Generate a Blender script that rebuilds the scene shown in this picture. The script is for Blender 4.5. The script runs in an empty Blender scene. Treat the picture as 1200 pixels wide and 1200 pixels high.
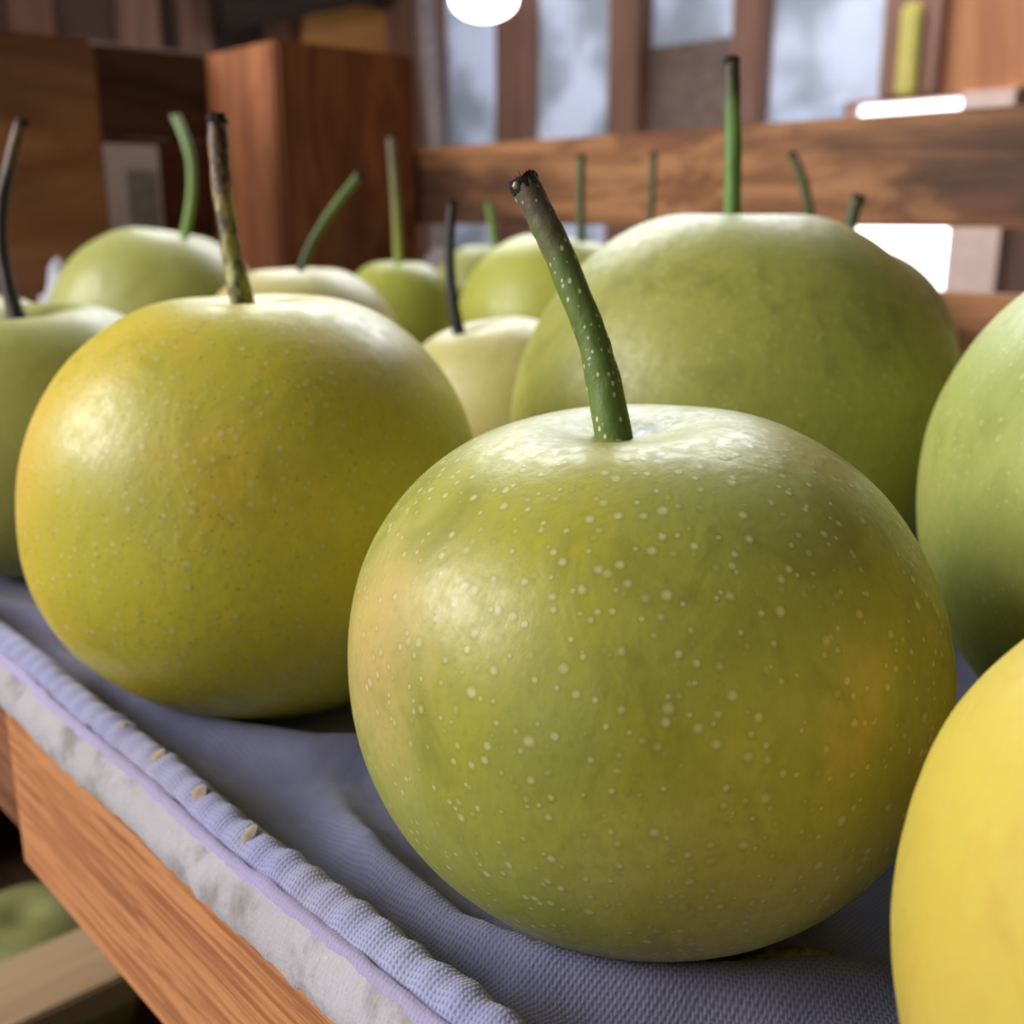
import bpy, bmesh, math, random
from mathutils import Vector, noise, Matrix
random.seed(7)
C = bpy.context.scene.collection
ZO = 1.1                       # eye height of the photographer; heights below are relative to it

# ------------------------------------------------------------------ helpers
def tag(o, label=None, cat=None, group=None, kind=None):
    if label: o['label'] = label
    if cat: o['category'] = cat
    if group: o['group'] = group
    if kind: o['kind'] = kind
    return o

def link(name, me, mats=(), parent=None, loc=(0, 0, 0)):
    o = bpy.data.objects.new(name, me); C.objects.link(o)
    for m in mats: me.materials.append(m)
    o.location = loc
    if parent: o.parent = parent
    return o

def smooth(me, on=True):
    for p in me.polygons: p.use_smooth = on

def box_bm(bm, x0, x1, y0, y1, z0, z1):
    v = [bm.verts.new((x, y, z)) for x in (x0, x1) for y in (y0, y1) for z in (z0, z1)]
    for f in ((0, 1, 3, 2), (4, 6, 7, 5), (0, 4, 5, 1), (2, 3, 7, 6), (0, 2, 6, 4), (1, 5, 7, 3)):
        bm.faces.new([v[i] for i in f])

def board(name, x0, x1, y0, y1, z0, z1, mat, parent=None, bev=.0012, base=None):
    """one sawn board; origin at its lowest centre"""
    cx, cy = (x0 + x1) / 2, (y0 + y1) / 2
    bm = bmesh.new()
    box_bm(bm, x0 - cx, x1 - cx, y0 - cy, y1 - cy, 0, z1 - z0)
    bmesh.ops.recalc_face_normals(bm, faces=bm.faces)
    if bev:
        bmesh.ops.bevel(bm, geom=bm.edges[:], offset=bev, segments=2, affect='EDGES')
    me = bpy.data.meshes.new(name); bm.to_mesh(me); bm.free()
    loc = Vector((cx, cy, z0 + ZO))
    if parent: loc -= parent.location
    return link(name, me, [mat], parent, loc)

def empty(name, x, y, z):
    o = bpy.data.objects.new(name, None); C.objects.link(o)
    o.location = (x, y, z + ZO); o.empty_display_size = .02
    return o

class N:
    """small node-tree writer"""
    def __init__(s, name, rough=.5, spec=.5):
        s.m = bpy.data.materials.new(name); s.m.use_nodes = True
        s.t = s.m.node_tree; s.t.nodes.clear()
        s.out = s.t.nodes.new('ShaderNodeOutputMaterial')
        s.b = s.t.nodes.new('ShaderNodeBsdfPrincipled')
        s.b.inputs['Roughness'].default_value = rough
        s.b.inputs['Specular IOR Level'].default_value = spec
        s.t.links.new(s.b.outputs[0], s.out.inputs[0])
    def n(s, typ, ins=None, **kw):
        d = s.t.nodes.new(typ)
        for k, v in kw.items(): setattr(d, k, v)
        for k, v in (ins or {}).items():
            if isinstance(v, bpy.types.NodeSocket): s.t.links.new(v, d.inputs[k])
            else: d.inputs[k].default_value = v
        return d
    def l(s, a, b): s.t.links.new(a, b)
    def co(s): return s.n('ShaderNodeTexCoord').outputs['Object']
    def pos(s): return s.n('ShaderNodeNewGeometry').outputs['Position']
    def vmul(s, v, k, off=(0, 0, 0)):
        return s.n('ShaderNodeMapping', {'Vector': v, 'Scale': k, 'Location': off}).outputs[0]
    def noise(s, v, scale, detail=3, rough=.5, dist=0):
        return s.n('ShaderNodeTexNoise', {'Vector': v, 'Scale': scale, 'Detail': detail, 'Roughness': rough, 'Distortion': dist}).outputs[0]
    def ramp(s, f, lo, hi, a=0., b=1.):
        r = s.n('ShaderNodeMapRange', {'Value': f, 'From Min': lo, 'From Max': hi, 'To Min': a, 'To Max': b})
        r.interpolation_type = 'SMOOTHSTEP' if not isinstance(lo, bpy.types.NodeSocket) else 'LINEAR'
        return r.outputs[0]
    def math(s, op, a, b=0.):
        d = s.t.nodes.new('ShaderNodeMath'); d.operation = op
        for i, v in enumerate((a, b)):
            if isinstance(v, bpy.types.NodeSocket): s.l(v, d.inputs[i])
            else: d.inputs[i].default_value = v
        return d.outputs[0]
    def mix(s, f, a, b, mode='MIX'):
        d = s.t.nodes.new('ShaderNodeMix'); d.data_type = 'RGBA'; d.blend_type = mode
        for i, v in ((0, f), (6, a), (7, b)):
            if isinstance(v, bpy.types.NodeSocket): s.l(v, d.inputs[i])
            else: d.inputs[i].default_value = v if i == 0 else (*v, 1) if len(v) == 3 else v
        return d.outputs[2]
    def bump(s, h, strength, dist, prev=None):
        d = s.n('ShaderNodeBump', {'Height': h, 'Strength': strength, 'Distance': dist})
        if prev: s.l(prev, d.inputs['Normal'])
        return d.outputs[0]

# ------------------------------------------------------------------ materials
def wood(name, c1, c2, c3, grain='y', scale=1., rough=.6, bump=.4, knots=.5, off=0., warpk=9.):
    """c1 base, c2 grain lines, c3 blotches"""
    w = N(name, rough, .35)
    p = w.pos()
    lo, hi = 6 * scale, 160 * scale
    k = {'x': (lo, hi, hi), 'y': (hi, lo, hi), 'z': (hi, hi, lo)}[grain]
    kb = {'x': (.25, 1, 1), 'y': (1, .25, 1), 'z': (1, 1, .25)}[grain]
    warp = w.noise(w.vmul(p, kb, (off, off, off)), 22 * scale, 3)
    wv = w.n('ShaderNodeVectorMath', {0: w.vmul(p, k, (off, off * 2, off * 3)), 1: w.n('ShaderNodeVectorMath', {0: w.n('ShaderNodeCombineXYZ', {'X': warp, 'Y': warp, 'Z': warp}).outputs[0], 'Scale': warpk}, operation='SCALE').outputs[0]}, operation='ADD').outputs[0]
    g = w.noise(wv, 1., 4, .65)
    fine = w.noise(w.vmul(p, tuple(v * 4 for v in k)), 1., 2, .6)
    blot = w.noise(w.vmul(p, kb, (off + 3, 1, off)), 30 * scale, 3, .6)
    col = w.mix(w.ramp(g, .42, .62), c1, c2)
    col = w.mix(w.ramp(blot, .45, .75, 0, min(knots, 1.)) if knots <= 1 else w.ramp(blot, .44, .60, 0, .85), col, c3)
    col = w.mix(w.ramp(fine, .55, .75, 0, .35), col, c2)
    w.l(col, w.b.inputs['Base Color'])
    h = w.math('ADD', g, w.math('MULTIPLY', fine, .4))
    w.l(w.bump(h, bump, .0006 / scale), w.b.inputs['Normal'])
    return w.m

W_front = wood('orange_brown_sawn_wood', (.63, .275, .115), (.36, .135, .055), (.48, .19, .085), 'y', 3.4, .55, .9, .6, 0., 1.6)
W_front2 = wood('shadowed_reddish_wood', (.30, .115, .055), (.14, .05, .028), (.2, .07, .04), 'y', 1., .6, .8, .5, 3.)  # side board beyond the joint: its shadow is put into these darker tones
W_rail = wood('weathered_brown_wood', (.42, .19, .08), (.20, .075, .03), (.06, .024, .014), 'y', .5, .6, .6, 1.6, 1.3)
W_post = wood('reddish_brown_post_wood', (.42, .16, .065), (.26, .085, .035), (.14, .045, .022), 'z', .35, .6, .5, .8, 2.1)
W_block = wood('mottled_brown_wood', (.54, .25, .115), (.36, .14, .06), (.18, .065, .04), 'x', .3, .6, .5, .85, 4.4)
W_dark = wood('dark_brown_slat_wood', (.10, .045, .025), (.05, .02, .012), (.07, .035, .015), 'x', .3, .7, .5, .6, 5.)
W_red = wood('dark_reddish_slat_wood', (.15, .045, .035), (.10, .028, .022), (.08, .03, .02), 'x', .3, .7, .5, .6, 6.)
W_slat = wood('pale_tan_slat_wood', (.50, .34, .20), (.42, .27, .15), (.36, .23, .13), 'x', .5, .7, .3, .4, 7.)
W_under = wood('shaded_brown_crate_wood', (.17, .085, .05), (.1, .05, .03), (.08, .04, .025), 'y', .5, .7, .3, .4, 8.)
W_stud = wood('pinkish_brown_stud_wood', (.38, .205, .15), (.30, .15, .105), (.24, .12, .08), 'z', .12, .7, .2, .5, 9.)
W_wallp = wood('brown_plank_wood', (.22, .115, .085), (.12, .06, .045), (.08, .042, .034), 'z', .1, .7, .2, .8, 10.)
W_orange = wood('bright_orange_plank_wood', (.66, .29, .13), (.5, .2, .09), (.42, .17, .08), 'z', .08, .6, .2, .6, 11.)
W_ochre = wood('ochre_panel_wood', (.85, .43, .14), (.7, .34, .12), (.62, .29, .10), 'x', .1, .6, .2, .5, 12.)
W_beam = wood('dark_roof_beam_wood', (.085, .055, .045), (.05, .032, .026), (.04, .025, .02), 'x', .1, .7, .2, .5, 13.)

def plain(name, col, rough=.5, spec=.5, nz=.15, sc=30, em=None, es=0):
    w = N(name, rough, spec); n = w.noise(w.co(), sc, 3)
    d = tuple(max(0, c * (1 - nz * 2)) for c in col)
    w.l(w.mix(w.ramp(n, .3, .7), col, d), w.b.inputs['Base Color'])
    if em:
        w.b.inputs['Emission Color'].default_value = (*em, 1); w.b.inputs['Emission Strength'].default_value = es
    return w.m

def pear_mat(name, c1, c2, c3, dots=1., seed=0., rough=.42, warm=None, speck=.0, marks=(), dot_col=(.72, .66, .36)):
    """c1/c2 skin tones, c3 darker olive mottling; pale lenticels; warm = list of (local point, radius, colour)"""
    w = N(name, rough, .5)
    p = w.co()
    q = w.vmul(p, (1, 1, .75), (seed, seed * .7, seed * .3))
    n1 = w.noise(q, 26, 3, .55); n2 = w.noise(q, 75, 3, .6, .6); n3 = w.noise(q, 420, 3, .65)
    col = w.mix(w.ramp(n1, .38, .62), c1, c2)
    col = w.mix(w.ramp(n2, .48, .74, 0, .55), col, c3)
    for c, r, cc in (warm or ()):
        d = w.n('ShaderNodeVectorMath', {0: p, 1: c}, operation='DISTANCE').outputs['Value']
        d = w.math('ADD', d, w.math('MULTIPLY', w.math('SUBTRACT', n2, .5), .022))
        col = w.mix(w.ramp(d, r * .25, r, .75, 0.), col, cc)
    col = w.mix(w.ramp(n3, .35, .7, 0., .22), col, c3)
    vor = w.n('ShaderNodeTexVoronoi', {'Vector': w.vmul(p, (1, 1, 1), (seed, 1, 2)), 'Scale': 470., 'Randomness': 1.}, feature='F1')
    sep = w.n('ShaderNodeSeparateColor', {'Color': vor.outputs['Color']})
    rad = w.math('ADD', .17, w.math('MULTIPLY', w.math('MULTIPLY', sep.outputs[0], sep.outputs[1]), .26))
    rel = w.math('DIVIDE', vor.outputs['Distance'], rad)
    rel = w.math('ADD', rel, w.math('MULTIPLY', w.math('SUBTRACT', n3, .5), .7))
    halo = w.ramp(rel, 1.0, 2.0, .2 * dots, 0.)
    col = w.mix(halo, col, c3)
    dot = w.ramp(rel, .25, 1.25, .62 * dots, 0.)
    col = w.mix(dot, col, dot_col)
    if speck:
        v2 = w.n('ShaderNodeTexVoronoi', {'Vector': w.vmul(p, (1, 1, 1), (3 + seed, 1, 2)), 'Scale': 620.}, feature='F1')
        s2 = w.n('ShaderNodeSeparateColor', {'Color': v2.outputs['Color']})
        f = w.math('MULTIPLY', w.ramp(v2.outputs['Distance'], .1, .26, 1., 0.), w.ramp(s2.outputs[0], .35, .7, 0., speck))
        col = w.mix(f, col, (.26, .16, .05))
    for c, r, sx, cc in marks:                  # small russet scars
        mp = w.n('ShaderNodeVectorMath', {0: p, 1: c}, operation='SUBTRACT').outputs[0]
        mp = w.n('ShaderNodeVectorMath', {0: mp, 1: sx}, operation='MULTIPLY').outputs[0]
        d = w.n('ShaderNodeVectorMath', {0: mp}, operation='LENGTH').outputs['Value']
        d = w.math('ADD', d, w.math('MULTIPLY', w.math('SUBTRACT', n3, .5), r * 1.6))
        col = w.mix(w.ramp(d, r * .5, r, .7, 0.), col, cc)
    w.l(col, w.b.inputs['Base Color'])
    w.b.inputs['Subsurface Weight'].default_value = .05
    w.b.inputs['Subsurface Radius'].default_value = (.004, .003, .001)
    w.b.inputs['Subsurface Scale'].default_value = 1.
    w.l(w.ramp(n3, .3, .7, rough - .06, rough + .1), w.b.inputs['Roughness'])
    b = w.bump(n2, .25, .0012)
    b = w.bump(n3, .25, .0003, b)
    b = w.bump(w.ramp(rel, .5, 1.3, 1., 0.), .12 * dots, .0002, b)
    w.l(b, w.b.inputs['Normal'])
    return w.m

def stem_mat(name, low, high, tip, seed=0., dots=.0, h0=.08, h1=.13, mott=.3, mottc=(.06, .035, .02)):
    w = N(name, .5, .4)
    p = w.co(); z = w.n('ShaderNodeSeparateXYZ', {'Vector': p}).outputs[2]
    n = w.noise(w.vmul(p, (1, 1, .5), (seed, 0, seed)), 260, 4, .65); nf = w.noise(p, 1400, 2)
    zz = w.math('ADD', z, w.math('MULTIPLY', w.math('SUBTRACT', n, .5), .012))
    col = w.mix(w.ramp(zz, h0, h0 + (h1 - h0) * .75), low, high)
    col = w.mix(w.ramp(zz, h1 - .020, h1 - .005), col, tip)
    col = w.mix(w.ramp(n, .5 - .08 * (mott > .6), .68 - .12 * (mott > .6), 0, mott), col, mottc)
    v = w.n('ShaderNodeTexVoronoi', {'Vector': w.vmul(p, (1, 1, .6), (seed, seed, 0)), 'Scale': 980.}, feature='F1')
    if dots:
        rs = w.n('ShaderNodeSeparateColor', {'Color': v.outputs['Color']}).outputs[0]
        d = w.ramp(w.math('DIVIDE', v.outputs['Distance'], w.math('ADD', .08, w.math('MULTIPLY', rs, .22))), .7, 1.2, dots, 0.)
        col = w.mix(d, col, (.75, .66, .42))
    w.l(col, w.b.inputs['Base Color'])
    b = w.bump(n, .5, .0006); b = w.bump(nf, .3, .0002, b)
    w.l(b, w.b.inputs['Normal'])
    return w.m

M_cut = plain('dark_broken_fibre', (.05, .035, .028), .9, .2, .4, 900)

def cloth_mat(name, c1, c2, stitch=1., dirt=(.2, .17, .17), dirt_amt=.35):
    w = N(name, .95, .15)
    p = w.n('ShaderNodeUVMap').outputs[0]
    pp = w.pos()
    wob = w.noise(pp, 60, 2)
    n1 = w.noise(pp, 35, 4, .6); n2 = w.noise(pp, 900, 3, .6)
    sp = w.n('ShaderNodeSeparateXYZ', {'Vector': p})
    u = w.math('ADD', sp.outputs[0], w.math('MULTIPLY', wob, .004))
    v = w.math('ADD', sp.outputs[1], w.math('MULTIPLY', wob, .003))
    a = w.math('SINE', w.math('MULTIPLY', v, 2 * math.pi / .00080))
    # little v-shaped loops: the across rows shift with the rib phase
    b = w.math('SINE', w.math('ADD', w.math('MULTIPLY', u, 2 * math.pi / .00080), w.math('MULTIPLY', a, 1.1)))
    rib = w.math('MULTIPLY', w.math('ADD', a, 1.), .5)
    loop = w.math('MULTIPLY', w.math('ADD', b, 1.), .5)
    hole = w.math('MULTIPLY', rib, loop)
    h = w.math('ADD', w.math('MULTIPLY', rib, .55), w.math('MULTIPLY', loop, .45))
    col = w.mix(w.ramp(n1, .35, .68), c1, c2)
    col = w.mix(w.ramp(hole, .45, .9, 0., .5 * stitch), tuple(c * .5 for c in c1), col) if False else w.mix(w.ramp(h, .12, .5, .6 * stitch, 0.), col, tuple(c * .35 for c in c1))
    col = w.mix(w.ramp(w.noise(pp, 18 if stitch > .2 else 90, 4, .6), .50, .72, 0, dirt_amt), col, dirt)
    col = w.mix(w.ramp(n2, .62, .8, 0, .4), col, tuple(min(1, c * 1.6) for c in c1))
    w.l(col, w.b.inputs['Base Color'])
    nb = w.bump(h, .5 * stitch, .0004); nb = w.bump(n2, .5, .0003 + .0001 * (stitch < .2), nb)
    w.l(nb, w.b.inputs['Normal'])
    w.b.inputs['Sheen Weight'].default_value = .25
    w.b.inputs['Sheen Roughness'].default_value = .5
    return w.m

M_cloth = cloth_mat('lavender_grey_knit', (.145, .15, .27), (.205, .205, .34), .75)
M_hem = cloth_mat('lavender_hem_knit', (.32, .32, .56), (.40, .41, .62), .8, (.36, .28, .2), .25)
M_cord = cloth_mat('lilac_hem_cord', (.42, .37, .62), (.40, .36, .55), .25, (.3, .25, .3), .3)
M_lip = cloth_mat('pale_fleecy_underside', (.44, .41, .44), (.52, .48, .53), .12, (.20, .17, .16), .7)
M_stain = plain('tan_glue_patch', (.42, .34, .27), .9, .2, .2, 500)
M_white_cloth = plain('white_cloth', (.8, .8, .9), .9, .2, .05)

# ------------------------------------------------------------------ pears
def pear_mesh(name, R, H, m=.5, a=2.1, b=2.25, dim=(0, 0), dd=.07, dw=.24, lump=.012, seed=0, nr=40, ns=72, cal=.06):
    prof = []
    for i in range(nr):
        t = math.pi / 2 * (1 - i / nr); prof.append((max(0, math.cos(t)) ** (2 / a), m - m * math.sin(t) ** (2 / a)))
    for i in range(nr + 1):
        t = math.pi / 2 * i / nr; prof.append((max(0, math.cos(t)) ** (2 / b), m + (1 - m) * math.sin(t) ** (2 / b)))
    bm = bmesh.new(); rings = []
    for r, z in prof:
        if r < 1e-3:
            rings.append([bm.verts.new((0, 0, z))]); continue
        rings.append([bm.verts.new((r * math.cos(2 * math.pi * k / ns), r * math.sin(2 * math.pi * k / ns), z)) for k in range(ns)])
    for i in range(len(rings) - 1):
        A, B = rings[i], rings[i + 1]
        for k in range(ns):
            k2 = (k + 1) % ns
            if len(A) == 1: bm.faces.new((A[0], B[k2], B[k]))
            elif len(B) == 1: bm.faces.new((A[k], A[k2], B[0]))
            else: bm.faces.new((A[k], A[k2], B[k2], B[k]))
    dx, dy = dim[0] / R, dim[1] / R
    for v in bm.verts:
        x, y, z = v.co
        th = math.atan2(y, x); r = math.hypot(x, y)
        d = Vector((x, y, (z - .5) * 1.6))
        k = 1 + lump * 2 * noise.noise(d * 1.3 + Vector((seed * 3.1, seed, 0))) + lump * .5 * noise.noise(d * 3.2 + Vector((0, seed * 5, 1)))
        k += lump * .5 * math.cos(5 * th + seed) * min(1, r) * (.3 + .7 * abs(z - .5) * 2)
        x *= k; y *= k; z = .5 + (z - .5) * (1 + (k - 1) * .5)
        if z > .5: z -= dd * math.exp(-((x - dx) ** 2 + (y - dy) ** 2) / dw ** 2)
        else: z += cal * math.exp(-(x * x + y * y) / .2 ** 2)
        v.co = (x, y, z)
    z0 = min(v.co.z for v in bm.verts); z1 = max(v.co.z for v in bm.verts)
    for v in bm.verts: v.co = (v.co.x * R, v.co.y * R, (v.co.z - z0) / (z1 - z0) * H)
    me = bpy.data.meshes.new(name); bm.to_mesh(me); bm.free(); smooth(me)
    return me

def catmull(P, n=8):
    P = [Vector(p) for p in P]; out = []
    for i in range(len(P) - 1):
        a = P[max(i - 1, 0)]; b = P[i]; c = P[i + 1]; d = P[min(i + 2, len(P) - 1)]
        for k in range(n):
            t = k / n
            out.append(.5 * ((2 * b) + (c - a) * t + (2 * a - 5 * b + 4 * c - d) * t * t + (3 * b - a - 3 * c + d) * t ** 3))
    out.append(P[-1]); return out

def tube(bm, path, rad, ns=16, cap=True, wob=0., seed=0):
    """rad(t) with t 0..1; parallel-transported rings"""
    rings = []; n = len(path); u = None
    for i, p in enumerate(path):
        t = (path[min(i + 1, n - 1)] - path[max(i - 1, 0)]).normalized()
        if u is None:
            u = t.orthogonal().normalized()
        u = (u - t * u.dot(t)).normalized(); w = t.cross(u)
        r = rad(i / (n - 1)); ring = []
        for k in range(ns):
            a = 2 * math.pi * k / ns
            rr = r * (1 + wob * noise.noise(Vector((math.cos(a) * 1.5, math.sin(a) * 1.5 + seed, i * .35))))
            ring.append(bm.verts.new(p + (u * math.cos(a) + w * math.sin(a)) * rr))
        rings.append(ring)
    for A, B in zip(rings, rings[1:]):
        for k in range(ns): bm.faces.new((A[k], A[(k + 1) % ns], B[(k + 1) % ns], B[k]))
    if cap:
        bm.faces.new(rings[0][::-1]); bm.faces.new(rings[-1])
    return rings

def add_stem(pear, pts, root, r0, r1, r2, mat, detail=False, seed=0, tip=True):
    path = catmull([root] + list(pts), 9)
    bm = bmesh.new()
    def rad(t):
        return r0 + (r1 - r0) * min(1, t / .45) if t < .45 else r1 + (r2 - r1) * ((t - .45) / .55) ** 2
    tube(bm, path, rad, 20 if detail else 14, True, .10 if detail else .06, seed)
    me = bpy.data.meshes.new('stem'); bm.to_mesh(me); bm.free(); smooth(me)
    s = link('stem', me, [mat], pear)
    if tip:
        rnd = random.Random(seed); bm = bmesh.new()
        e = path[-1]; t = (path[-1] - path[-3]).normalized()
        u = t.orthogonal().normalized(); w = t.cross(u)
        ns = 18; R = r2 * 1.04
        rings = []
        for (rr, hh, jit) in ((1., -.0016, 0), (1.0, -.0002, .00015), (.96, .0004, .0002), (.75, .0003, .0002), (.6, -.0004, .0002), (.2, -.0007, .0001)):
            rings.append([bm.verts.new(e + (u * math.cos(2 * math.pi * k / ns) + w * math.sin(2 * math.pi * k / ns)) * R * rr * rnd.uniform(.94, 1.06) + t * (hh + rnd.uniform(-jit, jit))) for k in range(ns)])
        for A, B in zip(rings, rings[1:]):
            for k in range(ns): bm.faces.new((A[k], A[(k + 1) % ns], B[(k + 1) % ns], B[k]))
        bm.faces.new(rings[-1]); bm.faces.new(rings[0][::-1])
        if detail:
            for q in range(16):
                a = rnd.uniform(0, 6.28); p0 = e + (u * math.cos(a) + w * math.sin(a)) * R * rnd.uniform(.3, 1)
                tube(bm, [p0 - t * .0006, p0 + t * rnd.uniform(.0003, .0008), p0 + t * rnd.uniform(.0008, .0014) + u * rnd.uniform(-.0003, .0003)], lambda k: .00013 * (1.1 - k), 5)
        me = bpy.data.meshes.new('broken_tip'); bm.to_mesh(me); bm.free()
        link('broken_tip', me, [M_cut], s)
    return s

ZB = -.1100
def pear(x, y, R, H, mat, label, stem=None, smat=None, sr=(.0024, .0017, .0019), dim=(0, 0), group=None, detail=False, z=ZB, seed=0, rootk=.86, name='pear', **kw):
    me = pear_mesh(name, R, H, dim=dim, seed=seed, **kw)
    o = link(name, me, [mat], None, (x, y, z + ZO))
    tag(o, label, 'pear', group)
    if stem:
        p0 = Vector(stem[0])
        root = (dim[0] * .9 + p0.x * .1, dim[1] * .9 + p0.y * .1, H * rootk)
        add_stem(o, stem, root, *sr, smat, detail, seed)
    return o

G1 = 'large pears in the upper crate'
GREEN = dict(c1=(.345, .405, .105), c2=(.47, .46, .095), c3=(.20, .235, .045))
m_front = pear_mat('green_speckled_skin', (.36, .38, .07), (.44, .41, .045), (.23, .22, .03), 1., 0., .40,
    warm=[((-.041, .012, .052), .024, (.66, .47, .17)), ((.021, -.040, .037), .020, (.44, .47, .03)), ((-.026, -.036, .028), .024, (.58, .52, .12)), ((-.010, -.040, .050), .012, (.52, .42, .10))],
    marks=[((-.0405, -.0125, .030), .0026, (1, 1, .55), (.30, .17, .04)), ((.036, -.0285, .026), .0022, (1.6, 1.6, .25), (.16, .11, .02)), ((-.033, -.013, .062), .0009, (1, 1, 1), (.08, .07, .03)), ((.018, -.022, .074), .0028, (1, .5, 1), (.33, .17, .09)), ((.030, -.034, .046), .0013, (1, 1, 1), (.2, .12, .03))])
m_yellow = pear_mat('golden_yellow_skin', (.72, .54, .05), (.57, .50, .05), (.44, .37, .03), 1., 2.3, .39,
    warm=[((-.048, .02, .062), .032, (.78, .50, .09)), ((-.030, -.036, .035), .03, (.72, .62, .05))], speck=.5, dot_col=(.74, .64, .3))
m_rear = pear_mat('olive_green_skin', (.40, .39, .08), (.34, .35, .07), (.19, .19, .035), .45, 4.1, .42, speck=.25)
m_right = pear_mat('light_green_skin', (.36, .42, .11), (.42, .45, .12), (.24, .28, .05), .6, 5.7, .45)
m_near = pear_mat('warm_yellow_skin', (.66, .46, .065), (.62, .49, .08), (.54, .33, .05), .12, 7.9, .4)
m_pale = pear_mat('pale_green_skin', (.45, .46, .15), (.42, .42, .11), (.32, .31, .07), .15, 9.4, .42)
m_paleyel = pear_mat('pale_yellow_skin', (.62, .54, .22), (.58, .52, .20), (.45, .38, .12), .15, 11.2, .42)
m_lime = pear_mat('lime_yellow_skin', (.50, .50, .09), (.44, .46, .08), (.34, .35, .05), .15, 13.2, .42)

s_green = stem_mat('green_speckled_stem', (.14, .21, .045), (.15, .21, .055), (.14, .105, .075), 1., .9, .075, .119, .3, (.07, .07, .03))
s_green2 = stem_mat('plain_green_stem', (.13, .25, .05), (.12, .24, .05), (.07, .05, .035), 2., .0, .10, .153, .15, (.07, .12, .03))
s_mott = stem_mat('mottled_brown_stem', (.40, .38, .11), (.40, .20, .085), (.16, .08, .04), 3., .25, .097, .134, .92, (.04, .025, .02))
s_black = stem_mat('dark_dried_stem', (.030, .022, .022), (.035, .03, .028), (.17, .09, .05), 4., .0, .10, .138, .4, (.012, .01, .012))
s_black2 = stem_mat('black_dried_stem', (.018, .015, .012), (.022, .018, .014), (.05, .04, .03), 5., .0, .10, .16, .4, (.01, .01, .01))
s_pale = stem_mat('pale_green_stem', (.20, .33, .06), (.20, .32, .10), (.28, .38, .18), 6., .0, .10, .16, .15, (.15, .2, .06))
s_olive = stem_mat('olive_stem', (.28, .33, .05), (.19, .17, .07), (.16, .14, .07), 7., .0, .09, .15, .2, (.1, .1, .04))
s_dusk = stem_mat('dark_olive_stem', (.07, .09, .03), (.10, .12, .05), (.05, .045, .035), 8., .0, .09, .16, .3, (.04, .04, .02))

pear(.1263, .1075, .047, .0805, m_front, 'green speckled pear in the foreground, whole, with thick green stem leaning left',
     [(-.0035,.0035,.0765),(-.0033,.0067,.0866),(-.0035,.0095,.0935),(-.0049,.0147,.1045),(-.0060,.0180,.1106),(-.0070,.0206,.1154)], s_green,
     (.0033, .0024, .0023), (-.0030, .002), G1, True, seed=1, lump=.012, dd=.055, dw=.26, rootk=.84, ns=120, nr=60)
pear(.1227, .2207, .0519, .0927, m_yellow, 'golden yellow pear at the front left with mottled brown upright stem',
     [(-.0007,.0021,.0922),(-.0005,.0054,.1017),(.0003,.0091,.1136),(.0012,.0116,.1228),(.0024,.0137,.1314)], s_mott,
     (.0031, .0022, .0022), (0, 0), G1, True, seed=2, m=.457, dd=.05, dw=.25, ns=96, nr=50)
pear(.253, .1846, .0631, .111, m_rear, 'largest olive green pear behind the foreground one, straight green stem with black tip',
     [(-.0006,.0026,.1090),(.0031,.0066,.1312),(.0064,.0109,.1514)], s_green2,
     (.0029, .0023, .0021), (0, 0), G1, True, seed=3, m=.44, b=2.06, dd=.035, dw=.24, lump=.007, ns=96, nr=50)
pear(.2437, .0539, .0611, .1076, m_right, 'light green pear cut off by the right edge, above the bright yellow one',
     [(0, .002, .104), (.002, .004, .125), (.008, .008, .143)], s_green2, (.0028, .0022, .0021), (0, 0), G1, False, seed=4, m=.5, ns=96, nr=50)
pear(.117, .0058, .0458, .0806, m_near, 'bright yellow pear cut off in the lower right corner, nearest to the viewer',
     [(0, 0, .078), (-.002, -.001, .095), (-.006, .0, .11)], s_mott, (.0026, .0021, .0021), (0, 0), G1, False, seed=5, m=.5, ns=96, nr=50)
pear(.1207, .354, .0475, .0836, m_pale, 'yellow green pear at the left edge with long curved black stem',
     [(-.0026,.0007,.0749),(-.0032,.0056,.0869),(-.0026,.0102,.1010),(-.0002,.0128,.1137),(.0047,.0134,.1278),(.0090,.0135,.1388)], s_black,
     (.0036, .0020, .0021), (-.004, -.002), G1, True, seed=6, dd=.12, dw=.24, rootk=.82)
pear(.135, .47, .045, .080, m_paleyel, 'pale pear barely showing at the left edge, behind the black-stemmed one',
     [(0, .002, .076), (-.012, .006, .095), (-.02, .01, .108)], s_dusk, (.0022, .0016, .0017), (0, 0), G1, seed=7)
pear(.26, .563, .056, .105, m_pale, 'pale green pear before the label, with hooked pale green stem',
     [(.0108,-.0101,.0970),(.0176,-.0092,.1185),(.0211,-.0053,.1379),(.0206,.0007,.1531),(.0190,.0056,.1626)], s_pale,
     (.0026, .0024, .0026), (.008, -.008), G1, seed=8, b=2.1)
pear(.261, .426, .046, .088, m_paleyel, 'pale yellow pear behind the golden one, dark-footed stem slanting to the right',
     [(.0009,-.0001,.0846),(.0075,-.0012,.0990),(.0170,-.0046,.1135),(.0285,-.0098,.1280)], stem_mat('slanting_green_stem', (.045, .07, .03), (.17, .24, .07), (.10, .17, .07), 9., 0, .085, .135, .2),
     (.0022, .0018, .0022), (0, 0), G1, seed=9)
pear(.405, .546, .038, .084, m_lime, 'green yellow pear in front of the corner post with tall straight olive stem',
     [(.0010,.0004,.0800),(.0060,.0082,.1173),(.0110,.0183,.1572)], s_olive, (.0050, .0028, .0026), (0, 0), G1, seed=10)
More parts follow.
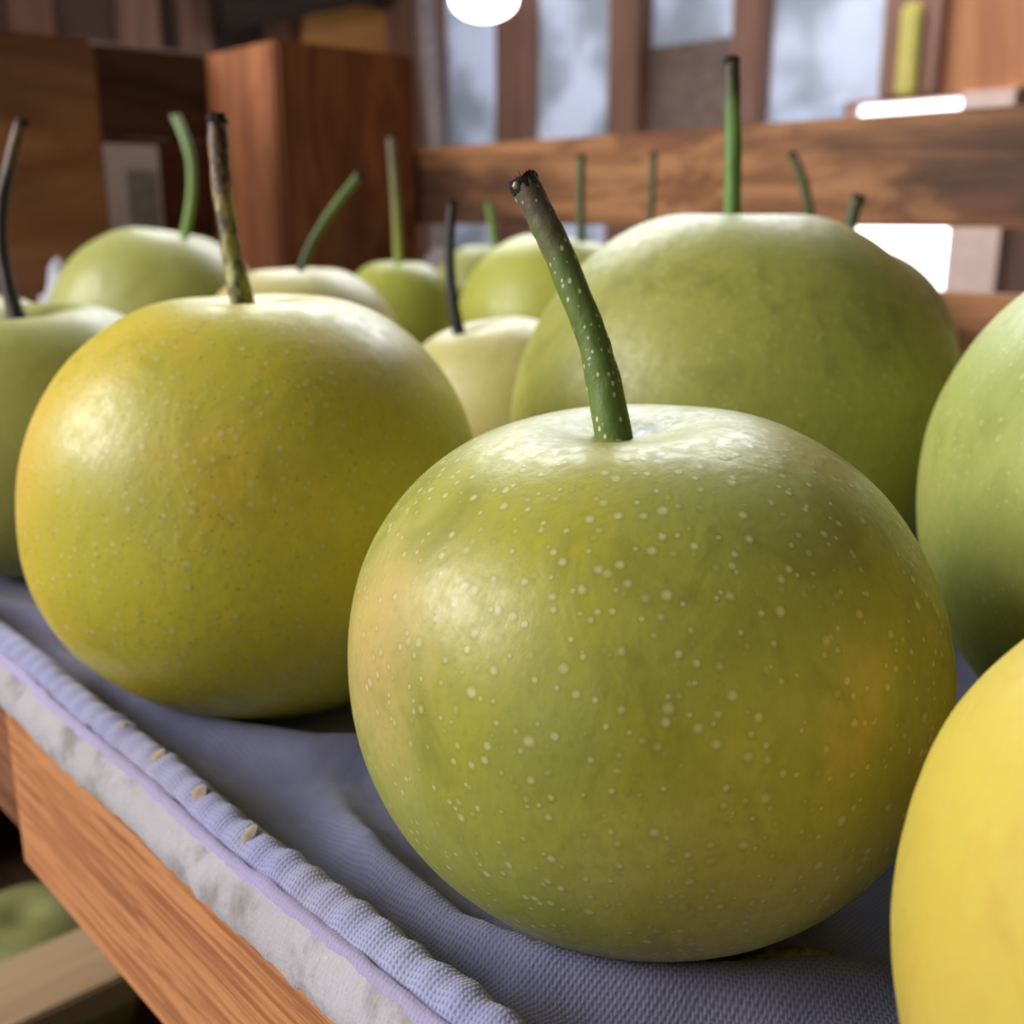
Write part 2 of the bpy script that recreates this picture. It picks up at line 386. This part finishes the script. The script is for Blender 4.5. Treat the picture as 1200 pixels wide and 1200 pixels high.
pear(.267, .297, .040, .075, m_paleyel, 'small pale yellow pear between golden and foreground pears, thin black upright stem',
     [(-.0128,.0095,.0690),(-.0120,.0150,.0875),(-.0094,.0185,.1024),(-.0061,.0205,.1153)], s_black2,
     (.0030, .0019, .0018), (-.009, .006), G1, seed=11, dd=.08, rootk=.84)
pear(.386, .39, .050, .102, m_lime, 'lime green pear left of the largest one, thin dark stem in a deep hollow',
     [(.0074,-.0091,.0906),(.0117,-.0038,.1159),(.0162,.0005,.1388)], s_dusk, (.0030, .0022, .0022), (.0055, -.006), G1, seed=12, dd=.12, rootk=.82)
pear(.488, .556, .042, .092, m_pale, 'pale green pear at the back near the crate corner, short blurred green stem',
     [(.0037,-.0008,.0900),(.0051,.0073,.1201)], s_pale, (.0034, .0026, .0022), (0, 0), G1, seed=13)
pear(.515, .443, .039, .094, m_paleyel, 'pale pear against the back rail, mostly hidden, with olive upright stem',
     [(.0023,.0020,.0924),(.0079,.0050,.1247),(.0127,.0088,.1469)], s_dusk, (.0028, .0022, .0022), (0, 0), G1, seed=14)
pear(.486, .317, .042, .090, m_pale, 'pear hidden behind the largest, its dark stem leaning left before the rail',
     [(.0101,-.0014,.0869),(.0095,.002,.1069),(.0085,.0071,.1264),(.0067,.0141,.1409)], s_dusk, (.0030, .0024, .0021), (.006, 0), G1, seed=15)
pear(.382, .238, .052, .100, m_paleyel, 'brownish yellow pear peeping out right of the largest one, stub of dark stem leaning right',
     [(.0066,-.0033,.0960),(.0106,-.0037,.1115),(.0134,-.0041,.1172)], s_dusk, (.0026, .0024, .0026), (.005, -.002), G1, seed=16)
pear(.466, .14, .045, .095, m_lime, 'pale yellow green pear at the right edge in front of the white gap',
     [(0, .001, .091), (.004, .004, .12)], s_olive, (.0026, .0020, .0020), (0, 0), G1, seed=17)

# ------------------------------------------------------------------ cloth liner
def seg_d(px, py, P):
    best = (9, 0)
    for i, ((ax, ay), (bx, by)) in enumerate(zip(P, P[1:])):
        t = max(0, min(1, ((px - ax) * (bx - ax) + (py - ay) * (by - ay)) / ((bx - ax) ** 2 + (by - ay) ** 2)))
        best = min(best, (math.hypot(px - ax - t * (bx - ax), py - ay - t * (by - ay)), (i + t) / (len(P) - 1)))
    return best
FOLDS = [([(.106, .175), (.098, .155), (.0925, .135), (.0905, .114), (.0945, .100), (.105, .086), (.118, .074), (.135, .062), (.16, .05)], .0055, .0080),
         ([(.080, .30), (.088, .262), (.0945, .222), (.100, .198), (.109, .180), (.118, .172), (.13, .165)], .0060, .0062),
         ([(.080, .40), (.080, .345), (.092, .31), (.100, .285), (.11, .26)], .007, .0060),
         ([(.112, .165), (.140, .160), (.17, .158)], .006, .0045),
         ([(.185, .08), (.185, .10), (.19, .13), (.188, .15), (.18, .17)], .006, .006),
         ([(.30, .06), (.18, .02), (.175, -.02)], .007, .006)]
PX = [(.1263, .1075, .047), (.1227, .2207, .0519), (.253, .1846, .0631), (.2437, .0539, .0611), (.117, .0058, .0458), (.1207, .354, .0475), (.26, .563, .056), (.261, .426, .046), (.386, .39, .05), (.267, .297, .04)]
EDGE = .071
def gauss(d, w): return math.exp(-(d / w) ** 2)
def cloth_z(x, y):
    z = -.1108
    z += .0022 * (noise.noise(Vector((x * 22, y * 22, 0))) + .2)
    for P, w, h in FOLDS:
        d, t = seg_d(x, y, P)
        if d < w * 3: z += h * gauss(d, w) * min(1, math.sin(math.pi * t) * 1.6)
    lim = z
    for (cx, cy, R) in PX:                         # pears press the cloth flat
        d = math.hypot(x - cx, y - cy) / R
        if d < 1.0:
            # stay under the rounded bottom
            und = -.1100 + R * .9 * (1 - math.sqrt(max(0, 1 - d * d))) * .95 - .0004
            lim = min(lim, max(und, -.1112))
    return lim

def hem_wob(y): return .0014 * noise.noise(Vector((0, y * 30, 5))) + .0022 * noise.noise(Vector((3, y * 9, 5)))
# cross-section of the front border: (offset from the board face, height, material)
SEC = [(.0045, -.1100, 3), (.0020, -.1104, 3), (.0004, -.1112, 3), (-.0010, -.1106, 3), (-.0018, -.1090, 3), (-.0019, -.1070, 3), (-.0014, -.1050, 3), (-.0004, -.1034, 3), (.0004, -.1024, 3), (.0010, -.1017, 3),
       (.0014, -.1008, 2), (.0024, -.1003, 2), (.0032, -.1008, 2), (.0038, -.0999, 1), (.0050, -.0989, 1), (.0064, -.0983, 1), (.0078, -.0983, 1), (.0090, -.0991, 1), (.0100, -.1006, 1), (.0110, -.1030, 0), (.0130, -.1055, 0)]
bm = bmesh.new(); uvl = bm.loops.layers.uv.new('UVMap')
ys = []
y = -.16
while y < .71:
    ys.append(y); y += .0013 if y < .34 else .005
grid = []; x_in = []
xx = EDGE + .0148
while xx < .556: x_in.append(xx); xx += .0016 if xx < .2 else .006
secU = [0]
for a, b in zip(SEC, SEC[1:]): secU.append(secU[-1] + math.hypot(b[0] - a[0], b[1] - a[1]))
ROWU = secU + [secU[-1] + x - (EDGE + SEC[-1][0]) for x in x_in]
for y in ys:
    row = []; w = hem_wob(y)
    # hem stitches pinch the roll slightly
    pin = .00035 * math.sin(y * 2 * math.pi / .0062) + .0005 * noise.noise(Vector((y * 120, 0, 0)))
    for i, (ox, z, m) in enumerate(SEC):
        k = 1 if 2 <= i <= 18 else .3
        fz = (noise.noise(Vector((i * .8, y * 260, 0))) * .0004 + noise.noise(Vector((i * 1.9, y * 700, 9))) * .00035) if m == 3 else (noise.noise(Vector((i * .6, y * 200, 3))) * .00035)
        low = hem_wob(y + .7) * (1.0 if i <= 6 else 0)
        row.append(bm.verts.new((EDGE + ox + w * k * .6 + fz, y, z + (pin if m == 1 else 0) + fz + low * .8 + ZO)))
    for x in x_in:
        e = (x - EDGE - .0148)
        zc = cloth_z(x, y)
        t = min(1, e / .010); t = t * t * (3 - 2 * t)
        row.append(bm.verts.new((x + w * .6 * (1 - t), y, (-.1066 + w * .3) * (1 - t) + zc * t + ZO + .00025 * noise.noise(Vector((x * 300, y * 300, 0))))))
    grid.append(row)
for j in range(len(ys) - 1):
    for i in range(len(grid[0]) - 1):
        f = bm.faces.new((grid[j][i], grid[j][i + 1], grid[j + 1][i + 1], grid[j + 1][i]))
        f.material_index = SEC[i + 1][2] if i + 1 < len(SEC) else 0
        for lp, (a, b) in zip(f.loops, ((i, j), (i + 1, j), (i + 1, j + 1), (i, j + 1))):
            lp[uvl].uv = (ROWU[a] if a < len(ROWU) else 0, ys[b])
bmesh.ops.recalc_face_normals(bm, faces=bm.faces)
for f in bm.faces: f.smooth = True
# split into parts by material
cl = empty('crate_liner_cloth', .3, .3, -.1115)
tag(cl, 'lavender grey knitted cloth lining the upper crate under the pears, thick seamed edge', 'cloth')
for nm, idx, mt, lb in (('knit_sheet', (0,), M_cloth, None), ('rolled_hem', (1,), M_hem, 'paler lavender stitched hem'), ('hem_cord', (2,), M_cord, 'lilac seam line'), ('fleece_edge', (3,), M_lip, 'pale grey fleecy raw edge')):
    b2 = bm.copy()
    bmesh.ops.delete(b2, geom=[f for f in b2.faces if f.material_index not in idx], context='FACES')
    me = bpy.data.meshes.new(nm); b2.to_mesh(me); b2.free()
    for p in me.polygons: p.material_index = 0
    me.transform(Matrix.Translation(-cl.location))
    o = link(nm, me, [mt], cl)
    if lb: o['label'] = lb
    if nm == 'knit_sheet':
        md = o.modifiers.new('thick', 'SOLIDIFY'); md.thickness = .0010; md.offset = -1
bm.free()
# tan glue patches on the hem
for (py, ln) in ((.2005, .004), (.1835, .0042), (.1665, .005), (.148, .003)):
    bm = bmesh.new(); rnd = random.Random(int(py * 1e4)); vs = []
    c = bm.verts.new((0, 0, .0005))
    for k in range(14):
        a = 2 * math.pi * k / 14; r = rnd.uniform(.7, 1.1)
        vs.append(bm.verts.new((math.cos(a) * .0021 * r, math.sin(a) * ln * .5 * r, -.0002)))
    for k in range(14): bm.faces.new((c, vs[k], vs[(k + 1) % 14]))
    me = bpy.data.meshes.new('glue_patch'); bm.to_mesh(me); bm.free(); smooth(me)
    o = link('glue_patch', me, [M_stain], cl, Vector((EDGE + .0056 + hem_wob(py) * .6, py, -.0986 + ZO)) - cl.location)
    o.rotation_euler = (0, math.radians(-38), 0); o['label'] = 'tan patch on the hem'

# ------------------------------------------------------------------ upper crate
cr = empty('wooden_fruit_crate', .31, .3, -.153)
tag(cr, 'brown wooden crate full of pears with open slatted sides and corner posts', 'crate')
board('side_board', .071, .088, -.18, .2560, -.1535, -.1104, W_front, cr, .0015)['label'] = 'orange brown front board'
board('side_board', .0735, .088, .2565, .84, -.150, -.1106, W_front2, cr, .0015)['label'] = 'board beyond the joint, shadow put into its darker reddish colour'
for i, x0 in enumerate((.092, .205, .318, .431)):
    board('floor_slat', x0, x0 + .105, -.15, .72, -.124, -.1150, W_under, cr)
for y0 in (.0, .30, .60):
    board('cross_slat', .089, .556, y0, y0 + .03, -.140, -.1245, W_under, cr)
board('top_rail', .558, .576, -.25, .835, -.005, .0525, W_rail, cr, .002)['label'] = 'knotty brown back rail'
board('lower_side_board', .558, .576, -.25, .835, -.150, -.038, W_rail, cr, .002)
board('corner_post', .432, .5565, .72, .835, -.150, .1205, W_post, cr, .003)
board('end_block', .092, .304, .72, .79, -.150, .1075, W_block, cr, .003)
board('end_slat', .3045, .4315, .82, .836, .058, .1185, W_dark, cr, .0015)
board('highlight_edge', .3045, .4315, .820, .835, .1187, .1215, plain('edge_highlight_white', (.6, .54, .52), .9), cr, .0004)['label'] = 'whitish painted highlight along the top edge'  # thin pale strip added as the back-light highlight on the slat top
board('lower_end_slat', .3045, .4315, .822, .836, -.150, .0565, W_red, cr, .0015)
# label card on the end slat
lab = empty('label_card', .363, .8195, -.012)
tag(lab, 'white framed grey label fixed inside the dark reddish end slat, behind pears', 'label')
M_cardw = plain('greyish_white_card', (.80, .76, .84), .7, .3, .05)
M_cardg = plain('blue_grey_print', (.38, .40, .45), .7, .3, .12, 90)
board('card', .342, .387, .8195, .8212, -.075, .052, M_cardw, lab, .0003)
board('printed_panel', .360, .384, .8185, .8194, -.008, .034, M_cardg, lab, .0002)

# scraps of white cloth tucked at the back
def scrap(x, y, z, sx, sy, sz, seed, label, mat):
    bm = bmesh.new(); bmesh.ops.create_icosphere(bm, subdivisions=4, radius=1)
    for v in bm.verts:
        n = noise.noise(v.co * 1.7 + Vector((seed, 0, 0))) * .5 + noise.noise(v.co * 4 + Vector((0, seed, 0))) * .2
        v.co = Vector((v.co.x * sx, v.co.y * sy, v.co.z * sz)) * (1 + n)
    z0 = min(v.co.z for v in bm.verts)
    for v in bm.verts: v.co.z -= z0
    me = bpy.data.meshes.new('cloth_scrap'); bm.to_mesh(me); bm.free(); smooth(me)
    return tag(link('cloth_scrap', me, [mat], None, (x, y, z + ZO)), label, 'cloth')
scrap(.252, .670, -.112, 0.020, .016, .038, 1.3, 'crumpled white cloth corner at left, between pear and end board', M_white_cloth)
M_greycloth = plain('pinkish_grey_cloth', (.36, .31, .32), .9, .2, .1)
scrap(.525, .645, -.112, .012, .045, .037, 2.6, 'pinkish grey crumpled cloth in the back corner under the rail', M_greycloth)
scrap(.538, .515, -.112, .009, .018, .040, 4.1, 'small white cloth bulge under the back rail beside the olive stem', M_white_cloth)

# dry leaf fragment on the cloth
bm = bmesh.new(); P = [(-.010, 0), (-.006, .0022), (0, .0030), (.006, .0018), (.011, -.0005), (.006, -.0022), (0, -.0018), (-.005, -.0012)]
cvs = [bm.verts.new((x, y, .0006 + .0012 * math.sin(x * 500) + abs(y) * .35)) for x, y in P]
cm = bm.verts.new((0, .0004, .0010))
for k in range(8): bm.faces.new((cm, cvs[k], cvs[(k + 1) % 8]))
r = bmesh.ops.subdivide_edges(bm, edges=bm.edges[:], cuts=2, use_grid_fill=True)
me = bpy.data.meshes.new('dry_leaf_fragment'); bm.to_mesh(me); bm.free(); smooth(me)
lf = link('dry_leaf_fragment', me, [plain('dry_leaf_brown', (.42, .36, .2), .8, .2, .3, 600)], None, (.1255, .0745, -.1085 + ZO))
lf.rotation_euler = (0, 0, math.radians(-40)); md = lf.modifiers.new('t', 'SOLIDIFY'); md.thickness = .0004
tag(lf, 'small dry tan leaf fragment on the cloth below the foreground pear', 'leaf')

# ------------------------------------------------------------------ lower crate
lc = empty('lower_fruit_crate', .31, .3, -.42)
tag(lc, 'shadowy lower wooden crate with pears, glimpsed beneath the upper crate at left', 'crate')
board('cross_slat', .060, .558, .338, .376, -.272, -.260, W_slat, lc, .001)['label'] = 'pale tan flat slat'
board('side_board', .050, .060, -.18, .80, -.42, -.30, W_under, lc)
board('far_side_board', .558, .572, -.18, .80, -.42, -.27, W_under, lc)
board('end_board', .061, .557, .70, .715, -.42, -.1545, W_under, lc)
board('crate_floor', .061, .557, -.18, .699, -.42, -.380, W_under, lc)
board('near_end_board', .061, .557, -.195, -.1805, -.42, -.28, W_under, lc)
for x0, y0 in ((.061, .64), (.497, .64), (.497, -.18)):
    board('corner_post', x0, x0 + .06, y0, y0 + .059, -.3795, -.1540, W_under, lc)
G2 = 'pears in the lower crate'
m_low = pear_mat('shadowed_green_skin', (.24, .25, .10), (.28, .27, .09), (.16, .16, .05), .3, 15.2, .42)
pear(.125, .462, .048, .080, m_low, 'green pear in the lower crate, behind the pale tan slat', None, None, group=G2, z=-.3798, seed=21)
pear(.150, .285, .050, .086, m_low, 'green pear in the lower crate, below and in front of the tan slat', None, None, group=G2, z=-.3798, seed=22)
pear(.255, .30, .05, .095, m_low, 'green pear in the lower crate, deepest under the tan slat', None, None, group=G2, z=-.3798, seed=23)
# bench that carries the crates
bn = empty('packing_bench', .3, .3, -1.1)
tag(bn, 'plain wooden bench below the stacked crates', 'bench')
board('bench_top', -.01, .66, -.30, .86, -.455, -.4205, W_under, bn, .003)
for x0 in (.02, .58):
    for y0 in (-.27, .78):
        board('leg', x0, x0 + .05, y0, y0 + .05, -1.1, -.4555, W_under, bn, .003)

# ------------------------------------------------------------------ the shed behind
def struct(o): o['kind'] = 'structure'; return o
M_floor = plain('brown_earth_floor', (.10, .075, .06), .9, .2, .3, 4)
struct(board('floor', -3., 2.6, -3., 3.4, -1.16, -1.1, M_floor, None, 0))
XW, YW = 2.0, 2.73
# wall of studs with pale panels (parallel to the rail); lower part with a bright window
struct(board('wall_back', XW, XW + .05, 1.218, YW, -1.1, -.20, W_wallp, None, 0))
struct(board('wall_back_lower', XW, XW + .05, -3., 1.218, -1.1, -.16, W_wallp, None, 0))
struct(board('wall_left', -1.2, XW + .05, YW + .003, YW + .05, -1.1, 1.3, W_wallp, None, 0))
def sheet_mat(name, c1, c2, seed, tl=.55):
    w = N(name, .6, .3); p = w.vmul(w.pos(), (1, 1, 1), (seed, seed, seed))
    n = w.ramp(w.noise(p, 5.5, 2, .5), .38, .62)
    col = w.mix(n, c1, c2)
    w.l(col, w.b.inputs['Base Color'])
    tr = w.n('ShaderNodeBsdfTranslucent', {'Color': col})
    mx = w.n('ShaderNodeMixShader', {'Fac': tl}); w.l(w.b.outputs[0], mx.inputs[1]); w.l(tr.outputs[0], mx.inputs[2])
    w.l(mx.outputs[0], w.out.inputs[0]); return w.m
PANES = [(2.224, 2.465, -.19, 1.3), (1.835, 2.104, -.19, 1.3), (1.49, 1.738, .367, 1.3), (1.146, 1.415, .2145, 1.3)]
for i, (y0, y1, z0, z1) in enumerate(PANES):
    o = board('window_%d' % (i + 2), XW + .012, XW + .016, y0, y1, z0, z1, sheet_mat('frosted_sheeting_%d' % i, (.84, .87, .97), (.55, .58, .64), i * 3.3), None, 0)
    struct(o)
# panels that fill the lower half of two bays
struct(board('trim_6', XW + .008, XW + .02, 1.49, 1.738, -.199, .3665, plain('dull_brown_board', (.30, .205, .17), .7), None, 0))
struct(board('trim_7', XW + .008, XW + .02, 1.2185, 1.415, -.199, .214, sheet_mat('pale_blue_sheet', (.78, .82, .92), (.68, .72, .82), 2.), None, 0))
n = 1
for (y0, y1, m) in ((2.465, YW, W_stud), (2.104, 2.224, W_stud), (1.738, 1.835, W_stud), (1.415, 1.49, W_stud)):
    struct(board('trim_%d' % n, XW - .03, XW + .03, y0, y1, -.199, 1.3, m, None, .004)); n += 1
# right of the panes: dark stud and orange planks above the bright window
struct(board('trim_5', XW - .03, XW + .03, 1.030, 1.146, .2145, 1.3, W_stud, None, .004))
struct(board('wall_right', XW - .01, XW + .03, -3., 1.0295, .2145, 1.3, W_orange, None, .0))
for k, y0 in enumerate((.80, .60, .38, .1)):
    struct(board('trim_%d' % (10 + k), XW - .03, XW - .0105, y0, y0 + .07, .2145, 1.3, W_orange, None, .003))
# bright window low in the wall
M_lit = N('daylit_window_pane'); M_lit.b.inputs['Base Color'].default_value = (.9, .92, 1, 1)
M_lit.b.inputs['Emission Color'].default_value = (.97, .97, 1, 1); M_lit.b.inputs['Emission Strength'].default_value = 3.2
struct(board('window_1', XW + .02, XW + .026, .985, 1.208, -.1495, .208, M_lit.m, None, 0))
M_frame = plain('peach_painted_frame', (1., .74, .66), .6, .3, .05)
for nm, a in (('window_1_frame', (.890, .9845, -.1495, .214)), ('window_1_sill', (.890, 1.2175, -.1995, -.150)), ('window_1_head', (.985, 1.2175, .2085, .214)), ('window_1_jamb', (1.2085, 1.2175, -.1495, .208))):
    struct(board(nm, XW - .02, XW + .03, *a[:2], a[2], a[3], M_frame if 'frame' in nm else W_stud, None, .0))
struct(board('wall_right_lower', XW, XW + .03, -3., .8895, -.1595, .214, W_wallp, None, 0))
# yellow strip on the dark stud
yb = board('yellow_strip', XW - .045, XW - .0305, 1.065, 1.105, .2145, .370, plain('yellow_plastic', (.80, .68, .18), .4, .5, .05), None, .006)
tag(yb, 'yellow upright strip fixed on the brown stud beside the orange planks', 'strip')
# hose hanging before the first stud
bm = bmesh.new()
pth = catmull([(1.93, 2.44, 1.5), (1.93, 2.455, .62), (1.93, 2.445, .42), (1.93, 2.42, .2), (1.93, 2.415, -.05), (1.93, 2.42, -.35)], 8)
tube(bm, [p + Vector((0, 0, ZO)) for p in pth], lambda t: .026, 16)
me = bpy.data.meshes.new('hanging_hose'); bm.to_mesh(me); bm.free(); smooth(me)
tag(link('hanging_hose', me, [plain('pinkish_grey_plastic', (.55, .43, .44), .5)]), 'pinkish grey hose hanging in front of the wall studs', 'hose')
# pendant lamp
lp = empty('pendant_lamp', 1.70, 1.952, .405)
tag(lp, 'glowing round white lamp hanging before the first pane at top', 'lamp')
M_glow = N('lamp_glow'); M_glow.b.inputs['Emission Color'].default_value = (1, .98, .95, 1); M_glow.b.inputs['Emission Strength'].default_value = 8
bm = bmesh.new(); bmesh.ops.create_uvsphere(bm, u_segments=32, v_segments=20, radius=.072)
for v in bm.verts: v.co.z = v.co.z * (.62 if v.co.z < 0 else .8) + .055
me = bpy.data.meshes.new('lamp_globe'); bm.to_mesh(me); bm.free(); smooth(me)
gb = link('lamp_globe', me, [M_glow.m], lp); gb.rotation_euler = (0, 0, 0)
bm = bmesh.new(); tube(bm, [Vector((0, 0, .13)), Vector((0, 0, .17))], lambda t: .03, 16)
me = bpy.data.meshes.new('lamp_cap'); bm.to_mesh(me); bm.free(); link('lamp_cap', me, [W_beam], lp)
bm = bmesh.new(); tube(bm, [Vector((0, 0, .17)), Vector((0, 0, .88))], lambda t: .005, 8)
me = bpy.data.meshes.new('cord'); bm.to_mesh(me); bm.free(); link('cord', me, [W_beam], lp)

# left wall: upright planks of differing brown, ochre panel, slanting beam
W_pl = [wood('plank_tone_%d' % i, c, tuple(v * .6 for v in c), tuple(v * .5 for v in c), 'z', .1, .7, .2, .6, 20. + i) for i, c in enumerate(((.40, .20, .14), (.19, .11, .085), (.58, .31, .23), (.10, .06, .05), (.50, .27, .20)))]
pl = [(-.3, .95, 1), (.95, 1.06, 0), (1.06, 1.20, 1), (1.20, 1.31, 2), (1.31, 1.36, 3), (1.36, 1.45, 4), (1.45, 1.60, 3), (1.60, 1.74, 0), (1.74, 1.965, 0)]
for i, (x0, x1, k) in enumerate(pl):
    d = .03 if k in (2, 4) else .012
    struct(board('trim_%d' % (20 + i), x0, x1 - .003, YW - d, YW, -1.1, 1.3, W_pl[k], None, .002))
op = board('ochre_panel', 1.70, 2.01, YW - .045, YW - .0305, .42, .56, W_ochre, None, .003)
tag(op, 'bright ochre wooden panel on the left wall below the slanting dark beam', 'panel')
bm = bmesh.new(); box_bm(bm, -.31, .27, -.03, .03, -.07, .07)
bmesh.ops.bevel(bm, geom=bm.edges[:], offset=.004, segments=2, affect='EDGES')
me = bpy.data.meshes.new('trim_40'); bm.to_mesh(me); bm.free()
bmo = link('trim_40', me, [W_beam], None, (1.72, YW - .09, .588 + ZO)); bmo.rotation_euler = (0, math.radians(-15.5), 0); struct(bmo)

# ------------------------------------------------------------------ light
w = bpy.data.worlds.new('World'); bpy.context.scene.world = w; w.use_nodes = True
bg = w.node_tree.nodes['Background']
bg.inputs[0].default_value = (.86, .93, 1., 1); bg.inputs[1].default_value = .065
def area(name, loc, target, sx, sy, power, col):
    L = bpy.data.lights.new(name, 'AREA'); L.shape = 'RECTANGLE'; L.size = sx; L.size_y = sy; L.energy = power; L.color = col
    o = bpy.data.objects.new(name, L); C.objects.link(o); o.location = loc
    o.rotation_euler = (Vector(target) - Vector(loc)).to_track_quat('-Z', 'Y').to_euler(); return o
T = (.2, .2, 1.0)
area('high_back_window_light', (1.45, 1.45, 2.25), T, 1.7, 1.0, 44, (.93, .97, 1.))
area('open_door_light', (-1.05, .95, 1.75), (.15, .15, 1.04), 1.1, .8, 33, (1., .97, .93))
area('low_side_window_light', (-1.25, -.08, 1.0), (.12, .15, 1.04), .36, .25, .7, (1., .97, .93))
area('daylight_behind_the_panes', (3.2, 1.7, 1.9), (2.0, 1.7, 1.5), 1.8, 1.4, 38, (.93, .96, 1.))

# ------------------------------------------------------------------ camera
cam = bpy.data.cameras.new('Camera'); co = bpy.data.objects.new('Camera', cam); C.objects.link(co)
cam.sensor_width = 36; cam.lens = 36 * 1280 / 1200; cam.clip_start = .005
co.location = (0, 0, ZO)
co.rotation_euler = (math.radians(90 - 15.1), 0, math.radians(-42.4))
cam.dof.use_dof = True; cam.dof.focus_distance = .150; cam.dof.aperture_fstop = 20.5
bpy.context.scene.camera = co
s = bpy.context.scene
s.view_settings.view_transform = 'Standard'; s.view_settings.look = 'None'; s.view_settings.gamma = 1; s.view_settings.use_curve_mapping = False
s.view_settings.exposure = .1
s.cycles.use_denoising = True
s.cycles.max_bounces = 8
